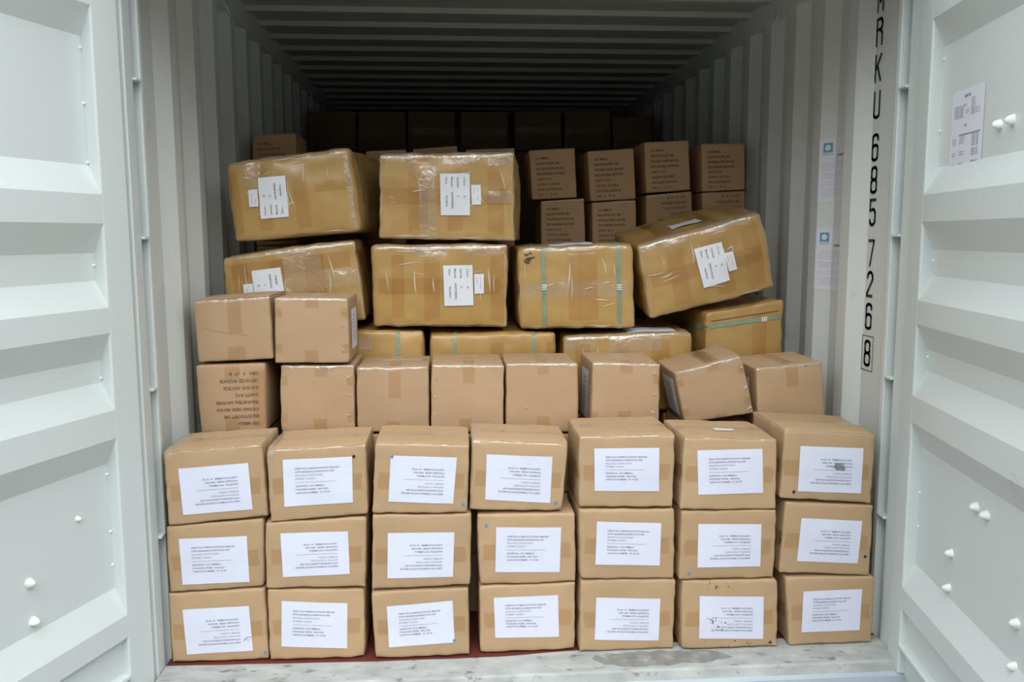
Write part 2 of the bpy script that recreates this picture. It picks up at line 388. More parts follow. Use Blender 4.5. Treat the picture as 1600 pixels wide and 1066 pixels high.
# ------------------------------------------------------------------ doors
PROF = [(2.25, 0), (1.985, 0), (1.905, 1), (1.560, 1), (1.480, 0), (1.400, 0), (1.318, 1), (1.240, 1), (1.165, 0), (1.093, 0), (1.015, 1), (.952, 1),
        (.872, 0), (.790, 0), (.712, 1), (.338, 1), (.258, 0), (.190, 0), (.168, .6), (-.030, .6)]
DW, REC = 1.14, .036
def make_door(name, P0, az, side):
    """side -1 = left door, whose inner face looks to +x"""
    d = Vector((-math.sin(az), -math.cos(az), 0)) if side < 0 else Vector((-math.sin(az), -math.cos(az), 0))
    nout = Vector((-math.cos(az), math.sin(az), 0))*(1 if side < 0 else -1)      # away from the visible inner face
    root = empty(name, (P0[0], P0[1], .05)); tag(root, kind='structure')
    Pv = Vector((P0[0], P0[1], 0))
    def T(s, z, n): return Pv + d*s + nout*n + Vector((0, 0, z))
    def B(mb, s0, s1, z0, z1, n0, n1, mi=0):
        vs = [T(s, z, n) for s in (s0, s1) for z in (z0, z1) for n in (n0, n1)]
        mb.add(vs, [(0,1,3,2), (4,6,7,5), (0,4,5,1), (2,3,7,6), (0,2,6,4), (1,5,7,3)], mi)
    mb = MB()
    for (za, a), (zb, b) in zip(PROF, PROF[1:]):
        for dn in (0, .004):
            mb.add([T(.098, za, a*REC+dn), T(DW-.098, za, a*REC+dn), T(DW-.098, zb, b*REC+dn), T(.098, zb, b*REC+dn)], [(0,1,2,3)])
    loc(mb, 'door_panel', M['paint'], root, fix=False)
    for s0 in (-.006, DW-.1):
        mb = MB(); B(mb, s0, s0+.1+(.006 if s0 < 0 else 0), -.03, 2.26, 0, .05); loc(mb, 'door_stile', M['paint'], root, bevel=.005)
    mb = MB(); B(mb, .1, DW-.1, 2.20, 2.26, .0005, .05); loc(mb, 'top_rail', M['paint'], root, bevel=.004)
    mb = MB(); B(mb, .0995, DW-.1, .058, .074, -.004, .03); loc(mb, 'bottom_rail', M['paint'], root, bevel=.004)
    # rubber gasket round the edge
    mb = MB(); B(mb, DW, DW+.014, -.044, 2.28, .012, .040)
    B(mb, .0, DW+.014, -.044, -.03, .020, .044); B(mb, .0, DW+.014, 2.26, 2.282, .012, .040)
    loc(mb, 'door_gasket', M['gasket'], root, bevel=.003)
    def dome(s, z, r, h, nm, m, n=REC):
        mb = MB(); R3 = random.Random(int(s*1e4+z*1e3)); J = [R3.uniform(.82, 1.15) for _ in range(10)]
        rings = ((1.12, 0), (1.0, .25), (.80, .62), (.45, .92))
        for q, hh in rings:
            for k in range(10):
                t = k*math.pi/5; j = J[k] if r > .008 else 1
                mb.v.append(T(s+q*r*j*math.cos(t), z+q*r*j*math.sin(t), n-hh*h))
        for i in range(3):
            for k in range(10): mb.f.append([i*10+k, i*10+(k+1) % 10, (i+1)*10+(k+1) % 10, (i+1)*10+k]); mb.m.append(0)
        mb.v.append(T(s, z, n-h)); 
        for k in range(10): mb.f.append([30+k, 30+(k+1) % 10, 40]); mb.m.append(0)
        return loc(mb, nm, m, root, smooth=True)
    def door_px(px, py, n=REC):
        dd = ray(px, py); t = ((Pv+nout*n-CAM) @ nout)/(dd @ nout); q = CAM+dd*t-Pv
        return q @ d, q.z
    return root, T, dome, door_px, B
dl = make_door('door_1', (-1.197, -.064), math.radians(19.6), -1)
dr = make_door('door_2', (1.157, -.048), math.radians(9.6), 1)
for (root, T, dome, px2, B), bolts, riv in (
    (dl, ((45,911), (52,972), (121,811)), ((120,73), (127,161), (133,254), (142,415), (153,592), (163,743), (168,833), (172,885))),
    (dr, ((1563,195), (1583,188), (1527,793), (1543,806), (1487,865), (1483,919), (1590,975), (1586,1042)), ((1477,92), (1470,205), (1462,408), (1455,560), (1444,695), (1440,772), (1438,826)))):
    for b in bolts:
        s, z = px2(*b); q_ = .62 if b == (121,811) else 1; dome(s, z, .0125*q_, .020*q_, 'bolt_cap', M['white_caulk'])
    for b in riv:
        s, z = px2(*b); dome(.104, z, .0045, .004, 'rivet', M['white_caulk'])
# sticker on the right door
root, T, dome, px2, B = dr
(s0, z0), (s1, z1) = px2(1490, 150), px2(1530, 268)
zt, zb = px2(1490, 147)[1], px2(1487, 273)[1]
g = MB(); W, H = abs(s1-s0)+.01, zt-zb; s0 = min(s0, s1)
zt = px2(1488, 147)[1]
def dfn(x, y, off=.0012): return T(s0+x, zb+y, REC-off)
def rr(a, b):
    x, y = a*W, b*H; c = .012
    for cx, cy in ((0, 0), (1, 0), (0, 1), (1, 1)):
        dx, dy = abs(x-cx*W), abs(y-cy*H)
        if dx < c and dy < c:
            p_, q_ = c-dx, c-dy; r = math.hypot(p_, q_)
            if r > c: p_, q_ = p_*c/r, q_*c/r
            x = c-p_ if cx == 0 else W-c+p_; y = c-q_ if cy == 0 else H-c+q_
    return dfn(x, y)
g.grid(rr, 24, 24)
f2 = lambda x, y: dfn(x, y, .002)
put_text(g, 'NOTE', f2, W*.40, H*.90, .008, 1, width=W*.18, bold=.02)
for i in range(6): put_text(g, 'CHECK SEAL', f2, W*(.08+.01*(i % 2)), H*(.80-.026*i), .0045, 1, width=W*(.30 if i else .40))
for i in range(8): put_text(g, 'BAR No '+str(i+1), f2, W*.62, H*(.86-.026*i), .0045, 1, width=W*(.12 if i < 5 else .25))
for i in range(2): put_text(g, 'kg lb', f2, W*.45, H*(.74-.03*i), .005, 1, width=W*.10)
put_text(g, 'II', f2, W*.43, H*.55, .008, 1, width=W*.06)
stroke(g, [(W*.28, H*.46), (W*.92, H*.46)], .0025, f2, 1)
for by in (.44, .27, .13):
    for i in range(5 if by > .4 else 3): put_text(g, 'MAX GR', f2, W*.68, H*(by-.03*(i+.6)), .0055, 1, width=W*.20)
    for i in range(3 if by > .4 else 2):
        put_text(g, '24.0', f2, W*.30, H*(by-.03*(i+.8)), .005, 1, width=W*.16); put_text(g, 'KG', f2, W*.08, H*(by-.03*(i+1)), .0045, 1, width=W*.11)
o = g.build('data_sticker', [M['vinyl'], M['ink']], fix=False, origin=T(s0+W/2, zb, REC))
tag(o, 'white printed data sticker on the inside of the open right door', 'sticker')
# ground outside
mb = MB(); mb.box(-30, 30, -40, 12, -1.35, -1.25); tag(mb.build('floor_outside', M['ground']), kind='structure')
mb = MB(); mb.box(XL-.06, XR+.06, -.10, YB+.03, -.20, -.032)
tag(mb.build('trim_5', M['sillfront']), kind='structure')
for yy in (1.0, 4.8):
    pass

# ================================================================== CARTONS
class Box:
    def __init__(s, name, F, D, seed=0, r=.007, bulge=.003, crumple=.003, amp=.0015, dtilt=0):
        """F = TL TR BR BL of the front face, D = depth vector"""
        s.name = name; s.c = {}
        TL, TR, BR, BL = [Vector(v) for v in F]
        s.F = (TL, TR, BR, BL)
        s.c[(-1, 1, -1)] = TL; s.c[(1, 1, -1)] = TR; s.c[(1, -1, -1)] = BR; s.c[(-1, -1, -1)] = BL
        for k in list(s.c): s.c[(k[0], k[1], 1)] = s.c[k] + D + (Vector((0, 0, dtilt)) if k[1] > 0 else Vector((0, 0, 0)))
        s.h = Vector((((TR-TL).length+(BR-BL).length)/4, ((TL-BL).length+(TR-BR).length)/4, D.length/2))
        s.r = r; s.bulge = bulge; s.cr = crumple; s.amp = amp; s.sd = Vector((seed*3.7, seed*1.3, seed*2.1)); s.D = D
        base = (s.c[(-1,-1,-1)]+s.c[(1,-1,-1)]+s.c[(-1,-1,1)]+s.c[(1,-1,1)])/4
        s.org = base; s.root = empty(name, base)
        s.rn = random.Random(seed)
    def P(s, u, v, w):
        o = Vector((0, 0, 0))
        for (i, j, k), c in s.c.items(): o += c*((1+i*u)*(1+j*v)*(1+k*w)/8)
        return o
    def S(s, face, a, b, off=0.0):
        p = {'front': (a, b, -1), 'back': (a, b, 1), 'top': (a, 1, b), 'bottom': (a, -1, b), 'left': (-1, b, a), 'right': (1, b, a)}[face]
        h = s.h; pw = Vector((p[0]*h[0], p[1]*h[1], p[2]*h[2])); r = s.r
        q = Vector([max(-(h[i]-r), min(h[i]-r, pw[i])) for i in range(3)]); d = pw-q
        n = d.normalized() if d.length > 1e-9 else Vector((0, 0, -1))
        dom = max(range(3), key=lambda i: abs(p[i])); oth = [i for i in range(3) if i != dom]
        bl = s.bulge*(1-p[oth[0]]**2)*(1-p[oth[1]]**2)*(1 if dom != 1 else (.4 if p[1] > 0 else 0))
        dist = min(h[i]-abs(pw[i]) for i in oth); dist2 = max(h[i]-abs(pw[i]) for i in oth)
        if dom and False: pass
        e = math.exp(-dist/.018)*(.5+.5*math.exp(-dist2/.03))
        disp = bl + s.amp*(noise.noise(pw*7+s.sd)+.5*noise.noise(pw*19+s.sd))*(1 if face != 'bottom' else .2) - s.cr*e*abs(noise.noise(pw*22+s.sd)+.25)*1.6
        pos = q + n*(r+off+disp)
        return s.P(pos[0]/h[0], pos[1]/h[1], pos[2]/h[2])
    def axis(s, i, n):
        h, r = s.h[i], s.r
        e = [-1, -1+.45*r/h, -1+r/h, -1+2.2*r/h]; m = [(-1+2.2*r/h)*(1-t)+(1-2.2*r/h)*t for t in [k/n for k in range(1, n)]]
        return e+m+[-x for x in reversed(e)]
    def body(s, m, n=(12, 9, 8), extra=None, mats=None):
        mb = MB()
        ax = [s.axis(i, n[i]) for i in range(3)]
        for face, (i, j) in {'front': (0,1), 'back': (0,1), 'top': (0,2), 'bottom': (0,2), 'left': (2,1), 'right': (2,1)}.items():
            A, Bx = ax[i], ax[j]
            vs = [s.S(face, a, b) for b in Bx for a in A]; na = len(A)
            fs = [(y*na+x, y*na+x+1, (y+1)*na+x+1, (y+1)*na+x) for y in range(len(Bx)-1) for x in range(na-1)]
            mb.add(vs, fs)
        me = mb
        o = me.build('body', [m], s.root, smooth=True, weld=2e-5, origin=s.org)
        if extra:          # printing that belongs to the board
            g = MB(); extra(g)
            me2 = o.data; bm = bmesh.new(); bm.from_mesh(me2)
            vv = [bm.verts.new(v-s.org) for v in g.v]
            for f in g.f:
                try: nf = bm.faces.new([vv[i] for i in f]); nf.material_index = 1
                except ValueError: pass
            bm.to_mesh(me2); bm.free(); me2.materials.append(mats or M['stencil'])
        s.bodyo = o; return o
    def patch(s, mb, face, quad, off, na=8, nb=6, mi=0):
        (a0, b0), (a1, b1), (a2, b2), (a3, b3) = quad     # TL TR BR BL
        def fn(x, y):
            a = (a3*(1-x)+a2*x)*(1-y)+(a0*(1-x)+a1*x)*y; b = (b3*(1-x)+b2*x)*(1-y)+(b0*(1-x)+b1*x)*y
            return s.S(face, a, b, off)
        mb.grid(fn, na, nb, mi)
    def rect(s, mb, face, a0, a1, b0, b1, off, na=8, nb=6, mi=0): s.patch(mb, face, ((a0,b1), (a1,b1), (a1,b0), (a0,b0)), off, na, nb, mi)
    def part(s, mb, name, m, smooth=True): return mb.build(name, m, s.root, smooth=smooth, origin=s.org, fix=False, weld=2e-5)
    def uv(s, px, py):
        """pixel on the front face -> front coordinates a, b"""
        TL, TR, BR, BL = s.F; nrm = (TR-TL).cross(BL-TL).normalized(); d = ray(px, py)
        t = ((TL-CAM) @ nrm)/(d @ nrm); q = CAM+d*t; a = b = 0.0
        for _ in range(12):
            f = lambda a, b: (BL*(1-a)*(1-b)+BR*(1+a)*(1-b)+TL*(1-a)*(1+b)+TR*(1+a)*(1+b))/4
            e = q-f(a, b); da = (f(a+1e-4, b)-f(a, b))/1e-4; db = (f(a, b+1e-4)-f(a, b))/1e-4
            A, B_, Cc = da @ da, da @ db, db @ db; x, y = e @ da, e @ db; det = A*Cc-B_*B_
            a += (Cc*x-B_*y)/det; b += (A*y-B_*x)/det
        return a, b
    def htape(s, face_v=0.0, w=.05, m='tape', ends=(-1, 1), name='packing_tape', off=.0007):
        """a band across the front at height face_v, in metres wide"""
        mb = MB(); k = w/2/s.h[1]
        s.rect(mb, 'front', ends[0], ends[1], face_v-k, face_v+k, off, 14, 3)
        if ends[0] == -1: s.rect(mb, 'left', -1, -1+.12/s.h[2], face_v-k, face_v+k, off, 4, 3)
        if ends[1] == 1: s.rect(mb, 'right', -1, -1+.12/s.h[2], face_v-k, face_v+k, off, 4, 3)
        return s.part(mb, name, M[m])
    def vtape(s, u=0.0, w=.048, down=.5, top=True, m='tape', up=None, off=.0009, topd=1, name='packing_tape'):
        """tape over the top in depth, lapping down the front by `down` metres; or up from below"""
        mb = MB(); k = w/2/s.h[0]
        if up is None:
            s.rect(mb, 'front', u-k, u+k, max(-1, 1-down/s.h[1]), 1, off, 4, 8)
            if top: s.rect(mb, 'top', u-k, u+k, -1, topd, off, 4, 8)
        else:
            s.rect(mb, 'front', u-k, u+k, -1, -1+up/s.h[1], off, 4, 5); s.rect(mb, 'bottom', u-k, u+k, -1, 0, off, 4, 3)
        return s.part(mb, name, M[m])
    def toptape(s, w=.05, lap=.05, m='tape_clear', off=.0032):
        """tape along the seam of the top flaps, lapping down both ends"""
        mb = MB(); k = w/2/s.h[2]
        s.rect(mb, 'top', -1, 1, -k, k, off, 14, 4)
        for f in ('left', 'right'): s.rect(mb, f, -k, k, 1-lap/s.h[1], 1, off-.001, 4, 4)
        return s.part(mb, 'packing_tape', M[m])
    def flaps(s, m, gap=.0025, off=.0022):
        for lo, hi in ((-1+.004, -gap/s.h[2]), (gap/s.h[2], 1-.004)):
            mb = MB()
            s.rect(mb, 'top', -.985, .985, lo+.01, hi-.0, off, 14, 6)
            n = 14
            for b in (lo+.01, hi):
                mb.grid(lambda x, y, b=b: s.S('top', -.985+1.97*x, b, off*y-.0005*(1-y)), n, 1)
            for a in (-.985, .985):
                mb.grid(lambda x, y, a=a: s.S('top', a, lo+.01+(hi-lo-.01)*x, off*y-.0005*(1-y)), 6, 1)
            s.part(mb, 'top_flap', m, smooth=False)
    def edge(s, m='tape_clear', w=.010, lip=.016):  # clear strip added along the top front edge for its glint line
        mb = MB(); s.rect(mb, 'front', -1, 1, 1-w/s.h[1], 1, .0012, 26, 3); s.rect(mb, 'top', -1, 1, -1, -1+lip/s.h[2], .0026, 26, 3)
        return s.part(mb, 'edge_glint_tape', M[m])
    def dot(s, px, py, col, r=.0052, name='sticker_dot'):
        a, b = s.uv(px, py); mb = MB()
        vs = [s.S('front', a, b, .0022)]+[s.S('front', a+r*math.cos(t)/s.h[0], b+r*math.sin(t)/s.h[1], .0022) for t in [k*math.pi/7 for k in range(14)]]
        mb.add(vs, [(0, k+1, (k+1) % 14+1) for k in range(14)])
        o = s.part(mb, name, M[col]); o['label'] = ('blue' if 'blue' in col else 'black')+' round sticker dot'
    def strap(s, kind, u, w=.016, clasp=None):
        mb = MB(); off = .0022
        if kind == 'v':
            k = w/2/s.h[0]
            for f in ('front', 'back', 'top', 'bottom'): s.rect(mb, f, u-k, u+k, -1, 1, off, 2, 14)
        else:
            k = w/2/s.h[1]; du = 0
            for f in ('front', 'back', 'left', 'right'): s.rect(mb, f, -1, 1, u-k, u+k, off, 14, 2)
        st = s.part(mb, 'strap', M['strap'])
        if clasp is not None:
            g = MB()
            for i in range(3):
                if kind == 'v':
                    c = clasp+i*.008/s.h[1]; s.rect(g, 'front', u-k*1.15, u+k*1.15, c-.0028/s.h[1], c+.0028/s.h[1], off+.003, 2, 2)
                else:
                    c = clasp+i*.008/s.h[0]; s.rect(g, 'front', c-.0028/s.h[0], c+.0028/s.h[0], u-k*1.15, u+k*1.15, off+.003, 2, 2)
            o = g.build('strap_clasp', M['metal'], st, smooth=False, origin=s.org, fix=False)
        return st

ADDR = ['DIRECTOR OF MISSION SUPPORT SERVICES', 'ATTN: RECEIVING & INSPECTION UNIT', 'REGIONAL LOGISTICS BASE', 'ENTEBBE, UGANDA']
ADDR2 = ['DESCRIPTION:  GOLF UMBRELLA', 'PURCHASE ORDER:  0803-0024', 'CARTON NUMBER:  41 OF 80']
def address_label(bx, pts, up, face='front'):
    """white sheet with printed address; up=False when the sheet is stuck on upside down"""
    q = [bx.uv(*p) for p in pts]
    mb = MB(); bx.patch(mb, face, q, .0016, 10, 8)
    wd = (abs(q[1][0]-q[0][0])*bx.h[0]); ht = abs(q[0][1]-q[3][1])*bx.h[1]
    def fn(x, y, off=.0024):
        X, Y = x/wd, y/ht
        if not up: X, Y = 1-X, 1-Y
        (a0, b0), (a1, b1), (a2, b2), (a3, b3) = q
        a = (a3*(1-X)+a2*X)*(1-Y)+(a0*(1-X)+a1*X)*Y; b = (b3*(1-X)+b2*X)*(1-Y)+(b0*(1-X)+b1*X)*Y
        return bx.S(face, a, b, off)
    x0 = .17*wd
    for i, t in enumerate(ADDR): put_text(mb, t, fn, x0, ht*(.80-.073*i)-.003, .0052, 1 if i < 2 else 2, width=wd*(.64, .57, .40, .29)[i], bold=.012)
    stroke(mb, [(x0+wd*.6*i/8, ht*.50) for i in range(9)], .0012, fn, 2)
    for i, t in enumerate(ADDR2): put_text(mb, t, fn, x0, ht*(.425-.073*i)-.003, .0052, 1, width=wd*(.42, .47, .50)[i], bold=.012)
    return bx.part(mb, 'address_label', [M['paper'], M['ink'], M['ink_soft']], smooth=True)
def side_label(bx, face, a0, a1, b0, b1):
    mb = MB(); bx.rect(mb, face, a0, a1, b0, b1, .0016, 6, 6)
    wd = abs(a1-a0)*bx.h[2]; ht = (b1-b0)*bx.h[1]
    for i in range(7):
        y = .82-.1*i; sx = (a0+(a1-a0)*.2, a0+(a1-a0)*(.75-.05*(i % 3)))
        bx.rect(mb, face, min(sx), max(sx), b0+(b1-b0)*y, b0+(b1-b0)*(y+.025), .0024, 4, 1, 1)
    return bx.part(mb, 'address_label', [M['paper'], M['ink_soft']])
def stencil_text(bx, up=True, a0=-.68, wmax=1.36, top=.62, pitch=.225, n=8):
    T_ = ['GOLF UMBRELLA', 'REQUISITION DEPT: DMS', 'PURCHASE ORDER: 0803-0024', 'VENDOR MATERIAL: NON WOVEN', 'QUANTITY: 40 PCS', 'G.W./N.W: 18.5/17KGS', 'CARTON SIZE: 98X25X24CM', 'C/NO.   4    OF   80']
    Wd = [.44, .74, .88, .88, .48, .72, .78, .60]
    def ex(g):
        for i in range(n):
            def fn(x, y):
                a, b = a0+x, y
                if not up: a, b = -a, -b
                return bx.S('front', a, b, .0012)
            put_text(g, T_[i], fn, 0, top-pitch*i, .095, 0, width=wmax*Wd[i], bold=.02)
    return ex

def px_box(name, quad, y0, depth, k=0.0, seed=0, bottom=None, floor=False, dx=0.0, dz=0.0, **kw):
    x0 = at((quad[0][0]+quad[1][0])/2, quad[0][1], y0).x
    F = [at(px, py, y0, k, x0) for px, py in quad[:2]]
    if bottom is None:
        F += [at(px, py, y0, k, x0) for px, py in quad[2:]]
    else:
        for i in (1, 0):
            p = F[i].copy(); p.z = bottom; F.append(p)
    if floor:
        for i in (2, 3): F[i].z = .004
    D = Vector((-k, 1, 0)).normalized()*depth + Vector((dx, 0, dz))
    return Box(name, F, D, seed=seed, **kw)

# ---------------------------------------------------- front stack: 7 columns x 3
COLN = ['leftmost', 'second from left', 'third from left', 'middle column', 'third from right', 'second from right', 'rightmost']
Y_COL = [.038, .030, .012, .030, .008, -.004, .002]
FRONT = {
 (3,1): (((253.8,706), (409.5,695), (419.6,808), (263.4,822)), ((278.7,732.4), (388,723.3), (395,796), (286.7,804.7)), False, ()),
 (3,2): (((415.5,703.7), (571.5,694.8), (575.7,804.7), (422.7,816)), ((441.9,718.2), (550.2,713.3), (551.7,784.9), (444.6,791.9)), True, ((552.8,713.2,'black_dot'),)),
 (3,3): (((586,692.5), (734,695.7), (730,801.5), (580.6,803.6)), ((610.6,711.8), (714,714.8), (708,787), (606.8,784)), False, ((612.8,713.6,'blue_dot'), (723.8,787.6,'blue_dot'))),
 (3,4): (((737.6,687.8), (889,694.2), (878.7,799.4), (733,797)), ((760.4,709.7), (863.2,713.7), (859.6,786.2), (758,780.7)), False, ((868,786,'blue_dot'),)),
 (3,5): (((905,682.5), (1055,679.3), (1052,793), (904.4,794)), ((928.4,700.8), (1030,699.5), (1029.4,767.5), (928.9,767)), True, ()),
 (3,6): (((1069,683.6), (1214.7,686.7), (1213,796.8), (1062.7,797)), ((1089.3,703.7), (1190.9,701.2), (1192,770), (1090.8,773)), True, ()),
 (3,7): (((1226,671.5), (1369.5,678.4), (1361,787.7), (1218.4,778.9)), ((1250.5,697), (1348.8,700), (1344.5,771), (1246,767.6)), False, ((1240,768.5,'black_dot'),)),
 (2,1): (((258,824), (411.5,811), (413,917), (263.7,926.7)), ((279.9,841.9), (385.9,837.4), (390.4,909), (285.4,914)), True, ()),
 (2,2): (((412.8,817.5), (573,808.5), (571,918), (416.6,919.7)), ((438.3,833.2), (543.8,830), (546.8,896.5), (442.5,901.8)), False, ()),
 (2,3): (((582,805.5), (736.6,803.7), (734.6,914.7), (580.5,922.5)), ((606,832.9), (710,831.2), (707.7,901), (605.4,903.8)), False, ()),
 (2,4): (((745.8,805), (899,802), (899.7,909.4), (749,915.2)), ((775.3,823.7), (876.8,824.2), (874.3,893.8), (773.8,894)), True, ((760,821,'blue_dot'),)),
 (2,5): (((904.6,797), (1055,795.8), (1052.8,904.7), (906.6,905.2)), ((932.5,814.7), (1033,817.2), (1030.6,883.8), (930,881.9)), True, ()),
 (2,6): (((1064.9,798.5), (1213.6,797.6), (1209.7,903.6), (1060.6,906.8)), ((1091,818.8), (1189.4,818.8), (1187.8,885), (1089.4,886.6)), False, ((1076.6,896,'blue_dot'),)),
 (2,7): (((1227,784.8), (1366,790.7), (1358,899.6), (1217,896)), ((1251.9,809.4), (1346.6,813.8), (1339.4,880), (1245,876.9)), False, ((1351,869.4,'black_dot'),)),
 (1,1): (((262.5,928.5), (413.9,919.7), (420,1033.2), (268.7,1035.7)), ((285.4,952.7), (389.2,946.2), (395.6,1016.5), (292.4,1022.8)), False, ((414.6,1019.5,'blue_dot'),)),
 (1,2): (((416.8,922), (570.5,921), (570.5,1034.5), (421.6,1032)), ((440.3,939), (543,942.7), (542.6,1013), (440,1010)), True, ()),
 (1,3): (((579.5,926), (732,918.5), (734.6,1025.7), (586,1033)), ((604.4,947.2), (707.2,938.4), (710.4,1004), (608,1011.5)), True, ((709.7,1001,'blue_dot'),)),
 (1,4): (((749,916.7), (899.7,910.6), (898.7,1018.3), (750,1017)), ((771.5,934), (871.8,929.7), (873.3,994.6), (773.8,996.3)), True, ()),
 (1,5): (((906.6,906.6), (1056,906), (1052.8,1017.8), (905,1020)), ((931.6,933.8), (1031.6,935), (1028.8,1001), (929,999.4)), False, ()),
 (1,6): (((1065,907.8), (1215,906), (1215,1016), (1065,1015.6)), ((1093,931.3), (1193,932), (1192,998.4), (1092,997.8)), False, ((1203.4,1003.8,'black_dot'),)),
 (1,7): (((1227.5,902.6), (1367.5,901.4), (1362.8,1004.7), (1233,1010)), ((1255,924), (1347,920.3), (1342.5,984.4), (1251.9,988)), True, ()),
}
EXTRA = {(3,2): 'black corner dot', (3,3): 'two blue dots', (3,4): 'one blue dot', (3,7): 'grey smudge', (2,4): 'blue dot above', (2,6): 'blue dot low left',
         (2,7): 'black dot at right', (1,1): 'blue dot low right', (1,3): 'blue dot on corner', (1,6): 'black soil specks', (3,6): 'white slip on top'}
BACKY = {1: .29, 2: .30, 3: .285, 4: .30, 5: .295, 6: .27, 7: .30}
for (row, c), (quad, lab, up, dots) in sorted(FRONT.items()):
    y0 = Y_COL[c-1]+rnd.uniform(-.002, .004)
    bx = px_box('cardboard_box', quad, y0, BACKY[c]-y0, seed=row*10+c, floor=(row == 1), r=.006, bulge=.0022, crumple=.0055, amp=.0024)
    t = ('brown cardboard box with '+('upright' if up else 'upside-down')+' white label')
    e = EXTRA.get((row, c))
    t = ('cardboard box, '+('upright' if up else 'upside-down')+' label'+(', '+e if e else '')+', '+{3: 'top', 2: 'middle', 1: 'bottom'}[row]+' front row, '+COLN[c-1])
    tag(bx.root, t, 'cardboard box', 'labelled cardboard boxes in the front stack')
    bx.body(M['kraft'], n=(26, 18, 14))
    address_label(bx, lab, up)
    for d_ in dots: bx.dot(*d_)
    vm = sum(bx.uv(*p)[1] for p in lab)/4
    bx.htape(vm*.6-.05, .052, 'tape')
    if row == 3:
        bx.flaps(M['kraft']); bx.toptape(m='tape_clear'); bx.edge(w=.004, lip=.005)
        if c in (1, 2, 4): bx.vtape(-.93, .03, .02, True, 'tape_clear', off=.0036)
    if (row, c) == (3, 7):
        g = MB(); a, b = bx.uv(1311, 729); R4 = random.Random(3)
        vs = [bx.S('front', a, b, .0030)]+[bx.S('front', a+.021*R4.uniform(.6, 1.2)*math.cos(t_)/bx.h[0], b+.015*R4.uniform(.6, 1.2)*math.sin(t_)/bx.h[1], .0030) for t_ in [k*math.pi/8 for k in range(16)]]
        g.add(vs, [(0, k+1, (k+1) % 16+1) for k in range(16)]); bx.part(g, 'smudge', M['smudge'])
    if (row, c) == (1, 6):
        g = MB(); R4 = random.Random(9)
        for i in range(46):
            if i < 20: px, py = R4.gauss(1117, 9), R4.gauss(971, 6)
            elif i < 34: px, py = R4.uniform(1100, 1205), 1010+R4.uniform(-10, 5)
            else: px, py = R4.uniform(1095, 1160), 912+R4.uniform(-2, 14)
            if not (1068 < px < 1212 and 908 < py < 1015): continue
            a, b = bx.uv(px, py); r_ = R4.uniform(.0006, .0030); k0 = R4.uniform(.5, 2)
            vs = [bx.S('front', a+r_*k0*R4.uniform(.5, 1.3)*math.cos(t_)/bx.h[0], b+r_*R4.uniform(.5, 1.3)*math.sin(t_)/bx.h[1], .0031) for t_ in [q*math.pi/4 for q in range(8)]]
            g.add(vs, [tuple(range(8))])
        bx.part(g, 'soil_specks', M['soil'])['kind'] = 'stuff'
    if (row, c) == (3, 6):
        g = MB(); bx.rect(g, 'top', -.15, .28, -.35, -.1, .0045, 4, 2); bx.part(g, 'paper_slip', M['paper2'])
    if (row, c) == (1, 1):
        g = MB(); f = lambda x, y: bx.S('front', *bx.uv(x, y), .003)
        stroke(g, [(381,1001), (384,997), (389,995), (394,995)], 1.2, f); stroke(g, [(383,998), (390,1000)], .8, f); bx.part(g, 'pen_mark', M['ink_soft'])

# ---------------------------------------------------- second layer: unlabelled ends towards the door
Y2, D2 = .335, .285
def second(quad, label, seed, y0=Y2, m='kraft_pink', tapes=True, depth=D2, **kw):
    bx = px_box('cardboard_box', quad, y0, depth, seed=seed, r=.006, bulge=.0025, crumple=.0050, amp=.0022, **kw)
    tag(bx.root, label, 'cardboard box', 'plain-ended cardboard boxes behind the front stack')
    return bx
def ends(bx, u=.1, down=.07, upw=.05, squares=True):
    bx.vtape(u, .045, down); bx.vtape(u-.03, .045, up=upw)
    if squares:
        for a0, a1, b in ((-1, -.80, .55), (.80, 1, .55), (-1, -.80, -.55), (.80, 1, -.55)):
            if bx.rn.random() < .65:
                mb = MB(); bx.rect(mb, 'front', a0, a1, b-.14, b+.14, .0008, 3, 3); bx.part(mb, 'packing_tape', M['tape'])
def glints(bx, u, vs):
    """blobs of crinkled clear tape that catch the light"""
    mb = MB()
    for v in vs:
        for i in range(3):
            a = u+bx.rn.uniform(-.04, .04); b = v+bx.rn.uniform(-.03, .03); r_ = .006*bx.rn.uniform(.5, 1)
            vv = [bx.S('front', a, b, .0060)]+[bx.S('front', a+r_*math.cos(t)/bx.h[0], b+r_*math.sin(t)/bx.h[1], .0008+.002*bx.rn.random()) for t in [k*math.pi/4 for k in range(8)]]
            mb.add(vv, [(0, k+1, (k+1) % 8+1) for k in range(8)])
    bx.part(mb, 'crinkled_tape', M['tape_clear'], smooth=False)

SECOND = []
bx = px_box('cardboard_box', ((304.6,571), (414,568), (416,676), (314,680)), Y2, D2, k=0, dx=0.0, seed=41, r=.008, bulge=.005, crumple=.004)
tag(bx.root, 'cardboard box with upside-down printed text, lower of two beside the left wall', 'cardboard box', 'plain-ended cardboard boxes behind the front stack')
bx.body(M['kraft_pink'], n=(14, 10, 8), extra=stencil_text(bx, up=False, a0=-.80, wmax=1.42, top=.66, pitch=.205)); bx.vtape(.05, .05, .05); bx.vtape(.0, .05, up=.06); bx.vtape(.84, .05, .4, m='tape_dark')
SECOND.append(bx)
bx = second(((437.5,571), (553.3,570.7), (555,676), (438.5,676)), 'plain cardboard box under another, second from the left wall behind front stack', 42)
bx.body(M['kraft_pink'], n=(22, 16, 12)); bx.edge(w=.013, lip=.02); ends(bx, .1, .04, .05); glints(bx, .85, (.65, .1, -.5)); bx.vtape(.2, .06, .02, m='tape_clear')
SECOND.append(bx)
bx = second(((557,574.5), (669.5,573), (671,676), (558,676)), 'plain cardboard box behind the front stack, third from the left wall', 43)
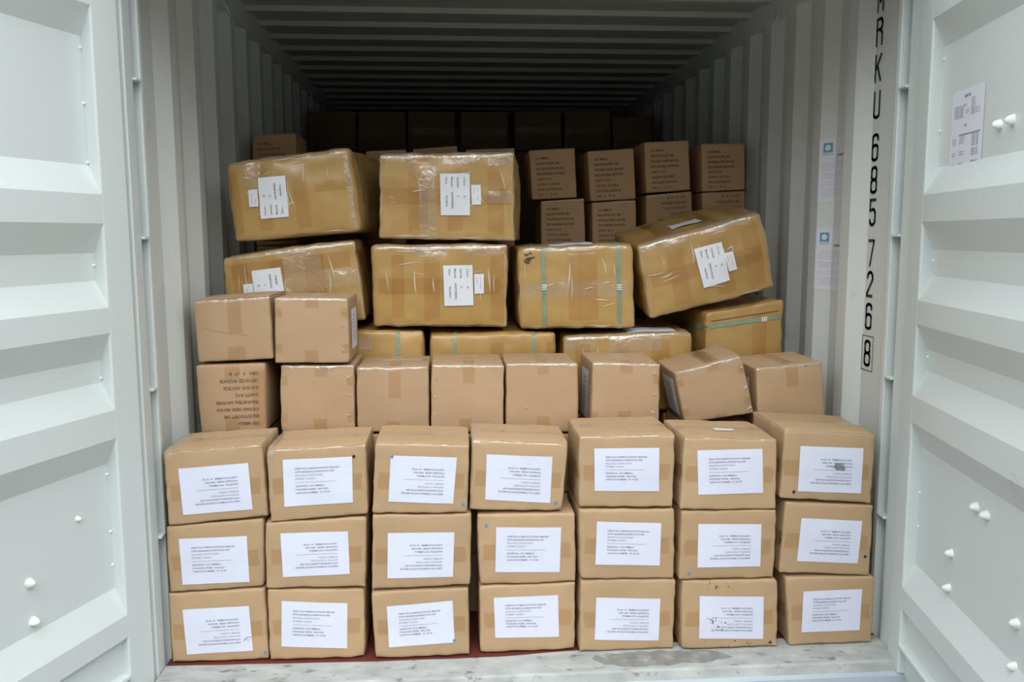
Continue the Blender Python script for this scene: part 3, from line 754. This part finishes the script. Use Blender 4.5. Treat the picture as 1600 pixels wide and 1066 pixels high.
bx.body(M['kraft_pink'], n=(22, 16, 12)); bx.edge(w=.013, lip=.02); bx.vtape(.05, .042, .11); bx.vtape(0, .045, up=.04); bx.toptape(w=.05)
SECOND.append(bx)
bx = second(((673.8,570), (788,571), (786.6,676), (672.9,676)), 'plain cardboard box with three tape blobs along its left edge, behind the front stack', 44)
bx.body(M['kraft_pink'], n=(22, 16, 12)); bx.edge(w=.013, lip=.02); bx.vtape(.03, .042, .065); bx.vtape(-.05, .045, up=.05); glints(bx, -.87, (.6, .05, -.45))
SECOND.append(bx)
bx = second(((790,568), (903,568), (904,676), (790.5,676)), 'plain cardboard box with one small dent, behind the middle of the front stack', 45)
bx.body(M['kraft_pink'], n=(22, 16, 12)); bx.edge(w=.013, lip=.02); bx.vtape(.03, .042, .04); bx.vtape(.03, .045, up=.06); glints(bx, -.42, (-.25,))
SECOND.append(bx)
bx = second(((926.4,567), (1032,568), (1029.8,676), (922.6,676)), 'plain cardboard box left of the tilted one, white label on its side', 46)
bx.body(M['kraft_pink'], n=(22, 16, 12)); bx.edge(w=.013, lip=.02); ends(bx, .0, .035, .08); glints(bx, .82, (.68, .1, -.4)); side_label(bx, 'left', -.55, .5, -.72, .68)
SECOND.append(bx)
bx = px_box('cardboard_box', ((1053.8,583), (1158.8,555), (1178.8,646), (1070,663)), .330, .27, k=.0, dx=.0, dz=.005, seed=47, r=.006, bulge=.003, crumple=.0050, amp=.0022)
tag(bx.root, 'tilted plain cardboard box leaning to the left, label on its side, in second layer', 'cardboard box', 'plain-ended cardboard boxes behind the front stack')
bx.body(M['kraft_pink'], n=(22, 16, 12)); bx.edge(w=.013, lip=.02); ends(bx, .1, .03, .02); side_label(bx, 'left', -.7, .4, -.75, .68); glints(bx, .9, (.6, -.1, -.8)); bx.vtape(.2, .05, .012)
SECOND.append(bx)
bx = second(((1181.5,575.6), (1285.7,564.5), (1290.5,674), (1185.5,674)), 'plain cardboard box with a blue dot on its top edge, beside the right wall', 48)
bx.body(M['kraft_pink'], n=(22, 16, 12)); bx.edge(w=.013, lip=.02); ends(bx, .05, .08, .02, False); bx.dot(1258.8, 571.5, 'blue_dot', .004); side_label(bx, 'left', -.5, .5, -.5, .6)
SECOND.append(bx)
# raised pair on the left
bx = px_box('cardboard_box', ((300.8,470.3), (421,463), (427.5,561), (309.7,567)), Y2, D2, k=0, seed=49, r=.006, bulge=.0035, crumple=.0050, amp=.0022)
tag(bx.root, 'plain cardboard box with a diagonal crease, topmost beside the left wall', 'cardboard box', 'plain-ended cardboard boxes behind the front stack')
bx.body(M['kraft_pink'], n=(22, 16, 12)); bx.edge(w=.013, lip=.02); bx.vtape(.05, .045, .12); bx.vtape(.05, .06, up=.05); bx.flaps(M['kraft_pink'], gap=.004, off=.003)
mb = MB(); stroke(mb, [(-.85+.16*i, .15-.05*i-.03*math.sin(i*.6)) for i in range(9)], .012, lambda a, b: bx.S('front', a, b, .0012)); bx.part(mb, 'crease', M['kraft'])
bx = px_box('cardboard_box', ((428.7,465.4), (543.5,466.4), (546.5,567.5), (429.5,568)), Y2-.012, D2, seed=50, r=.006, bulge=.002, crumple=.003)
tag(bx.root, 'plain cardboard box with white side label and three tape blobs, upper second from left wall', 'cardboard box', 'plain-ended cardboard boxes behind the front stack')
bx.body(M['kraft_pink'], n=(22, 16, 12)); bx.edge(w=.013, lip=.02); ends(bx, .02, .035, .045); glints(bx, .86, (.6, .15, -.6)); side_label(bx, 'right', -.55, .5, -.65, .6)

# ---------------------------------------------------- third layer: large film-wrapped cartons
Y3, D3 = .66, .56
def large(quad, label, seed, y0=Y3, depth=D3, bottom=None, **kw):
    kw.setdefault('bulge', .006); kw.setdefault('crumple', .009); kw.setdefault('amp', .0080); kw.setdefault('r', .012)
    bx = px_box('large_carton', quad, y0, depth, seed=seed, bottom=bottom, **kw)
    tag(bx.root, label, 'large carton', 'large tape-wrapped cartons in the middle of the load')
    bx.body(M['gold'], n=(34, 24, 20)); return bx
def wraps(bx, us=(-.55, .0, .6), v=0.0, clear=()):
    for u in us: bx.vtape(u, .065*bx.rn.uniform(.7, 1.2), 2*bx.h[1], True, 'tape_dark', off=.0012)
    if v is not None: bx.htape(v, .06, 'tape_dark', off=.0018)
    for a0, a1, b0, b1 in clear:
        mb = MB(); bx.rect(mb, 'front', a0, a1, b0, b1, .0026, 8, 6); 
        if b1 >= 1: bx.rect(mb, 'top', a0, a1, -1, -.7, .0026, 8, 4)
        bx.part(mb, 'clear_tape', M['tape_clear'])
    for v0, v1 in ((.88, 1), (-1, -.91)):
        rim = MB(); bx.rect(rim, 'front', -1, 1, v0, v1, .0030, 34, 3)
        if v1 == 1: bx.rect(rim, 'top', -1, 1, -1, -.93, .0030, 34, 2)
        bx.part(rim, 'edge_glint_tape', M['tape_clear'])
    for sd_ in (-1, 1):
        rim = MB(); bx.rect(rim, 'front', *((-1, -.95) if sd_ < 0 else (.95, 1)), -.9, .88, .0030, 3, 20); bx.part(rim, 'edge_glint_tape', M['tape_clear'])
    R9 = bx.rn
    for i in range(17):
        kind = i % 3
        if kind == 0: a, b, da, db = R9.uniform(-.9, .6), R9.choice((-.93, .86, .92, .9)), R9.uniform(.2, .4), R9.uniform(-.02, .02)
        elif kind == 1: a, b, da, db = R9.uniform(-.9, .85), R9.uniform(.2, .8), R9.uniform(-.05, .08), -R9.uniform(.3, .7)
        else: a, b, da, db = R9.uniform(-.95, .6), R9.uniform(-.7, .6), R9.uniform(.12, .35), R9.uniform(-.12, .12)
        g = MB(); n_ = 10; cv = R9.uniform(-.03, .03); wd_ = R9.uniform(.0010, .0030)
        def wr(x, y, a=a, b=b, da=da, db=db, cv=cv, wd_=wd_):
            c_ = cv*math.sin(x*math.pi); L_ = math.hypot(da, db)+1e-6; nx, ny = -db/L_, da/L_
            w_ = wd_*math.sin(math.pi*min(max(x, .03), .97))
            return bx.S('front', max(-1, min(1, a+da*x+nx*c_+nx*(y-.5)*2*w_/bx.h[0])), max(-1, min(1, b+db*x+ny*c_+ny*(y-.5)*2*w_/bx.h[1])), .0033+.0011*math.sin(math.pi*y)*math.sin(math.pi*x))
        g.grid(wr, n_, 4); bx.part(g, 'film_wrinkle_highlight', M['film'])
def packing_label(bx, big, small, flip=False):
    """white sheet with text running down it and a smaller slip beside it"""
    for pts, nm in ((big, 'packing_label'), (small, 'packing_slip')):
        q = [bx.uv(*p) for p in pts]; mb = MB(); bx.patch(mb, 'front', q, .0046, 8, 8)
        wd = abs(q[1][0]-q[0][0])*bx.h[0]; ht = abs(q[0][1]-q[3][1])*bx.h[1]
        def fn(x, y):      # x runs down the sheet, lines step leftwards
            X, Y = 1-y/wd*0-(1-y/wd), 1-x/ht
            X = y/wd; 
            if flip: X, Y = 1-X, 1-Y
            (a0, b0), (a1, b1), (a2, b2), (a3, b3) = q
            a = (a3*(1-X)+a2*X)*(1-Y)+(a0*(1-X)+a1*X)*Y; b = (b3*(1-X)+b2*X)*(1-Y)+(b0*(1-X)+b1*X)*Y
            return bx.S('front', a, b, .0054)
        if nm == 'packing_label':
            for t1, t2, f, w1, w2 in (('Colour:', '26', .79, .22, .06), ('Quantity:', '6', .57, .26, .04), ('Material:', 'NON WOVEN BAG', .37, .24, .40), ('Size:', '42x38cm', .18, .18, .27)):
                put_text(mb, t1, fn, ht*.08, wd*f, .008, 1, width=ht*w1, bold=.01)
                put_text(mb, t2, fn, ht*.52 if w2 < .3 else ht*.44, wd*f, .008, 1, width=ht*w2, bold=.015)
        else:
            put_text(mb, 'LOT 26', fn, ht*.15, wd*.60, .004, 1, width=ht*.6); put_text(mb, 'CTN', fn, ht*.15, wd*.22, .004, 1, width=ht*.3)
        bx.part(mb, nm, [M['paper2'], M['ink']])

def px(o, x, y, s): return (o[0]+x/s, o[1]+y/s)
# lower course: tops at about 1 m
o4 = (560, 360); 
S1 = large(((462,517), (661,517), (664,600), (462,600)), 'large strapped carton with a pale patch, lower course behind the raised boxes at left', 61, bottom=.668, r=.014, depth=.54)
S1.strap('v', S1.uv(622, 530)[0], .014)
mb = MB(); S1.rect(mb, 'front', *sorted((S1.uv(560, 530)[0], S1.uv(583, 530)[0])), S1.uv(570, 547)[1], .86, .0014, 5, 6); S1.part(mb, 'pale_patch', M['kraft_pink'])
S2 = large(((672,521), (868,520), (868,600), (672,600)), 'large carton with two vertical green straps, lower course below the middle cartons', 62, bottom=.668, depth=.54, r=.012)
for x_ in (711, 834): S2.strap('v', S2.uv(x_, 535)[0], .014)
S2.vtape(S2.uv(777, 530)[0], .052, .5, True, 'tape_dark'); S2.vtape(.93, .04, .5, False, 'tape_dark')
S3 = large(((880,526), (1083,517), (1084,600), (880,600)), 'large carton wrapped in crinkled film without straps, lower course below the tilted carton', 63, bottom=.668, depth=.54, crumple=.010, amp=.004)
wraps(S3, (-.7, -.1, .5), None, ((-.3, .5, .55, 1), (-.95, -.5, .6, 1)))
mb = MB(); S3.rect(mb, 'top', -.0, .75, -.97, -.55, .004, 6, 4); S3.part(mb, 'packing_slip', M['paper2'])
S4 = large(((1103,489), (1225,468), (1229,600), (1099,600)), 'large carton with one horizontal green strap below its lid, beside the right wall', 64, bottom=.668, depth=.54, r=.010)
S4.strap('h', .70, .016, clasp=.45); S4.vtape(.38, .06, .6, True, 'tape_dark')
mb = MB(); S4.rect(mb, 'front', -1, 1, .80, .815, .0012, 12, 1); S4.part(mb, 'lid_seam', M['gap'])
# middle course
A = large(((346,402), (555,374), (571.5,501), (357,520)), 'large carton with packing label, partly hidden behind the raised boxes at left wall', 65, depth=.52, dx=.0)
wraps(A, (-.75, -.2, .35), .55, ((-.1, .45, -.2, .9), (.45, 1, -.1, .35)))
f4 = lambda x, y: (290+x/5.077, 360+y/5.077)
packing_label(A, (f4(525,322), f4(755,293), f4(800,560), f4(560,590)), (f4(458,430), f4(535,422), f4(548,560), f4(470,570)), flip=True)
Bc = large(((580,384), (793,382), (792.5,512), (583,510)), 'large carton with packing label and no straps, centre of the middle course', 66, bulge=.008)
wraps(Bc, (-.62, -.12, .85), .0, ((-.4, .1, .72, 1), (.35, .9, .72, 1)))
f5 = lambda x, y: (560+x/5.077, 360+y/5.077)
packing_label(Bc, (f5(672,278), f5(905,274), f5(912,593), f5(683,600)), (f5(918,346), f5(994,345), f5(996,501), f5(921,503)))
f6 = lambda x, y: (790+x/3.556, 320+y/3.556)
Cc = large(((809,386), (990,380), (992.5,512.5), (812.5,515)), 'large carton with two vertical green straps and clasps, right of centre', 67, bulge=.008, depth=.54)
for x_, c_ in ((850, 0), (967, -.02)): Cc.strap('v', Cc.uv(x_, 450)[0], .017, clasp=Cc.uv(x_, 452)[1])
wraps(Cc, (-.05, .2), None, ())
Cc.htape(Cc.uv(900, 452)[1], .06, 'tape_clear')
mb = MB(); Cc.rect(mb, 'top', -.45, .3, -.97, -.5, .004, 6, 4); Cc.part(mb, 'packing_slip', M['paper2'])
mb = MB(); R5 = random.Random(5); f = lambda x, y: Cc.S('front', *Cc.uv(x, y), .0045)
for st in ([(819,397), (823,399), (826,396)], [(828,394), (830,397)], [(819,408), (823,404), (828,408)], [(823,411), (826,403), (830,405)], [(828,403), (835,402)], [(820,410), (827,411)]): stroke(mb, st, 1.6, f)
Cc.part(mb, 'pen_mark', M['black'])
Dd = large(((995,385), (1190,330.5), (1212,451), (1017,499)), 'large tilted carton with packing label, right end raised, near right wall', 68, y0=.675, depth=.49, dz=.055, bulge=.006)
wraps(Dd, (-.45, .25, .75), -.0, ((-.98, -.2, .80, 1), (.0, .9, .84, 1)))
packing_label(Dd, (f6(1043,245), f6(1196,205), f6(1243,418), f6(1098,462)), (f6(1208,268), f6(1256,256), f6(1284,357), f6(1238,370)))
mb = MB(); Dd.rect(mb, 'top', -.3, .2, -.5, -.1, .005, 5, 4); Dd.part(mb, 'packing_slip', M['paper2'])
# top course
f1 = lambda x, y: (330+x/5.33, 200+y/5.33)
E_ = large(((350,254), (546,230), (563,362), (366,378.5)), 'large carton with packing label on the left half, topmost against the left wall', 69, bulge=.014, depth=.58, r=.018, k=0, dx=.075)
wraps(E_, (-.95, -.45, .15), None, ((-.7, -.45, .1, .9), (.88, 1, -.9, .9)))
mb = MB(); E_.rect(mb, 'front', .38, .95, .02, .28, .002, 8, 4); E_.part(mb, 'packing_tape', M['tape_dark'])
packing_label(E_, (f1(396,418), f1(628,398), f1(656,740), f1(426,760)), (f1(314,518), f1(395,512), f1(405,656), f1(327,661)), flip=True)
mb = MB(); E_.rect(mb, 'right', -.72, -.66, -1, 1, .003, 2, 14); E_.rect(mb, 'top', .55, 1, -.72, -.66, .003, 8, 2); E_.part(mb, 'strap', M['strap'])
F_ = large(((592,240), (803,237.5), (804.5,376.5), (592,373)), 'large carton with packing label right of centre, topmost in the middle of the load', 70, k=-.06, dx=.03, bulge=.007, depth=.56, r=.010)
wraps(F_, (-.42, .12, .72), .0, ((-.99, -.4, .80, 1), (-.05, .5, .74, 1), (.62, 1, .70, 1), (-.4, -.15, -.9, .7), (.62, .98, -.15, .12)))
f2_ = lambda x, y: (570+x/5.33, 200+y/5.33)
packing_label(F_, (f2_(630,382), f2_(876,382), f2_(878,728), f2_(636,728)), (f2_(886,474), f2_(966,474), f2_(971,640), f2_(893,642)))

# ---------------------------------------------------- fourth layer: stencilled boxes further in
Y4, D4 = 1.38, .30
def fourth(quad, label, seed, up=True, bottom=None, text=True, n=8, **kw):
    bx = px_box('cardboard_box', quad, Y4, D4, seed=seed, bottom=bottom, r=.006, bulge=.002, crumple=.003, **kw)
    tag(bx.root, label, 'cardboard box', 'stencilled cardboard boxes deeper in the container')
    bx.body(M['brown'], n=(10, 8, 6), extra=stencil_text(bx, up=up, a0=-.74, wmax=1.4, top=.60, pitch=.21, n=n) if text else None)
    mb = MB(); bx.rect(mb, 'front', -1, 1, .93, 1, .0012, 10, 2); bx.rect(mb, 'top', -1, 1, -1, -.85, .0012, 10, 2); bx.part(mb, 'edge_glint_tape', M['tape_clear'])
    return bx
f3 = lambda *q: [(800+x/4, 200+y/4) for x, y in q]
TOP4 = [
 fourth(f3((105,140), (393,125), (406,436), (125,448)), 'brown box with stencilled text, upper row, first right of the topmost large cartons', 81),
 fourth(f3((470,145), (762,125), (775,445), (490,459)), 'brown box with stencilled text, upper row, second right of the topmost large cartons', 82),
 fourth(f3((825,88), (1105,78), (1118,388), (838,408)), 'brown box with stencilled text, standing highest in the upper row near right wall', 83),
 fourth(f3((1183,98), (1455,95), (1458,386), (1188,399)), 'brown box with stencilled text, upper row, touching the right wall', 84)]
LOW4 = [
 fourth(f3((180,456), (452,439), (460,760), (182,760)), 'brown box with stencilled text, lower row, behind the green-strapped carton', 85),
 fourth(f3((500,465), (775,451), (780,760), (502,760)), 'brown box with stencilled text, lower row, behind the gap beside the tilted carton', 86),
 fourth(f3((838,420), (1125,396), (1130,720), (842,730)), 'brown box with upside-down text, lower row, behind the tilted large carton', 87, up=False),
 fourth(f3((1188,405), (1458,393), (1462,720), (1192,720)), 'brown box with upside-down text, lower row, touching the right wall', 88, up=False)]
V1 = fourth(((393.8,211.5), (462,207.5), (464,290), (395,292)), 'brown box with stencilled text, peeking above the topmost left carton', 89)
W1 = fourth(((571,236), (635,233.5), (636,315), (571,317)), 'brown box showing only its taped edge in the gap between the two topmost cartons', 90, text=False)
W2 = fourth(((645,233), (714.5,227.5), (717,311), (646,314)), 'brown box whose taped edge rises highest behind the topmost middle carton', 91, text=False)
W3 = fourth(((727,234), (804,231), (806,312), (728,314)), 'brown box whose edge shows above the right end of topmost middle carton', 92, text=False)

# ---------------------------------------------------- fifth layer, almost in the dark
FIFTH = []
T5 = 'dark cardboard box in the furthest visible row, '
for i, (x0, x1, yt, t) in enumerate(((481,556,174,'first from the left wall'), (559,634,174,'second from the left wall'), (637,711,174,'third from the left wall'), (719,794,174.5,'in the middle'),
                       (804,878,173,'third from the right wall'), (882,955,173,'second from the right wall'), (957.5,1019,182,'lowest and nearest the right wall'))):
    bx = px_box('cardboard_box', ((x0, yt), (x1, yt), (x1, yt+62), (x0, yt+62)), 3.05, .30, seed=100+i, r=.008, bulge=.002, crumple=.003)
    tag(bx.root, T5+t, 'cardboard box', 'cardboard boxes in the furthest visible row')
    bx.body(M['brown_shaded'], n=(6, 5, 4)); bx.htape(.0, .05); FIFTH.append(bx)

# ---------------------------------------------------- boxes below and behind, carrying the visible ones
_proto = {}
def support(x0, x1, y0, y1, z0, z1, m, group):
    nm = 'large_carton' if m == 'gold' else 'cardboard_box'
    key = (round(x1-x0, 3), round(y1-y0, 3), round(z1-z0, 3), m)
    if key not in _proto:
        hx, hz = (x1-x0)/2, z1-z0
        bx = Box(nm, [Vector((x0, y0, z1)), Vector((x1, y0, z1)), Vector((x1, y0, z0)), Vector((x0, y0, z0))], Vector((0, y1-y0, 0)), seed=len(_proto)+200, r=.006, bulge=.0, crumple=.002, amp=0)
        bx.body(M[m], n=(4, 4, 3)); bx.vtape(0, .045, .06)
        _proto[key] = bx.root; r_ = bx.root
    else:
        src = _proto[key]; r_ = src.copy(); COL.objects.link(r_); r_.location = ((x0+x1)/2, (y0+y1)/2, z0)
        for ch in src.children:
            c_ = ch.copy(); COL.objects.link(c_); c_.parent = r_
    tag(r_, group[0], nm.replace('_', ' '), group[1])
def stack(xs, y0, y1, zs, m, group, g=.003):
    for x0, x1 in xs:
        for z0, z1 in zip(zs, zs[1:]): support(x0+g, x1-g, y0, y1, z0+.001, z1-.001, m, group)
# under the second layer
def under(bx, y0, y1, ph, m, group, base=0.0):
    cs = [bx.c[(i, -1, k)] for i in (-1, 1) for k in (-1, 1)]
    xa_, xb_ = max(c.x for c in cs if c in (bx.c[(-1,-1,-1)], bx.c[(-1,-1,1)])), min(bx.c[(1,-1,-1)].x, bx.c[(1,-1,1)].x)
    zz = min(c.z for c in cs)-.003; n_ = max(1, round((zz-base)/ph))
    stack([(xa_+.002, xb_-.002)], y0, y1, [base+(zz-base)*i/n_ for i in range(n_+1)], m, group)
for bx in SECOND: under(bx, Y2+.005, Y2+D2-.005, .228, 'kraft_pink', ('cardboard box carrying the plain-ended boxes, hidden behind the front stack', 'hidden boxes behind the front stack'))
SUP3 = [(-1.165+.578*i, -1.165+.578*i+.56) for i in range(4)]
G3 = ('large carton carrying the strapped lower course, hidden behind smaller boxes', 'hidden large cartons under the lower course')
stack(SUP3, Y3+.01, Y3+.53, [0, .331, .660], 'gold', G3)
stack([(-1.165, -.905)], Y3+.02, Y3+.52, [.664, .95], 'gold', G3)
for bx in LOW4 + [V1, W1, W2, W3]: under(bx, Y4+.002, Y4+D4-.004, .245, 'brown', ('brown cardboard box in the hidden lower rows of the stencilled stack', 'hidden lower boxes of the stencilled stack'))
for bx in FIFTH: under(bx, 3.055, 3.345, .245, 'brown_shaded', ('brown cardboard box in the hidden lower rows of the furthest stack', 'hidden lower boxes of the furthest stack'))
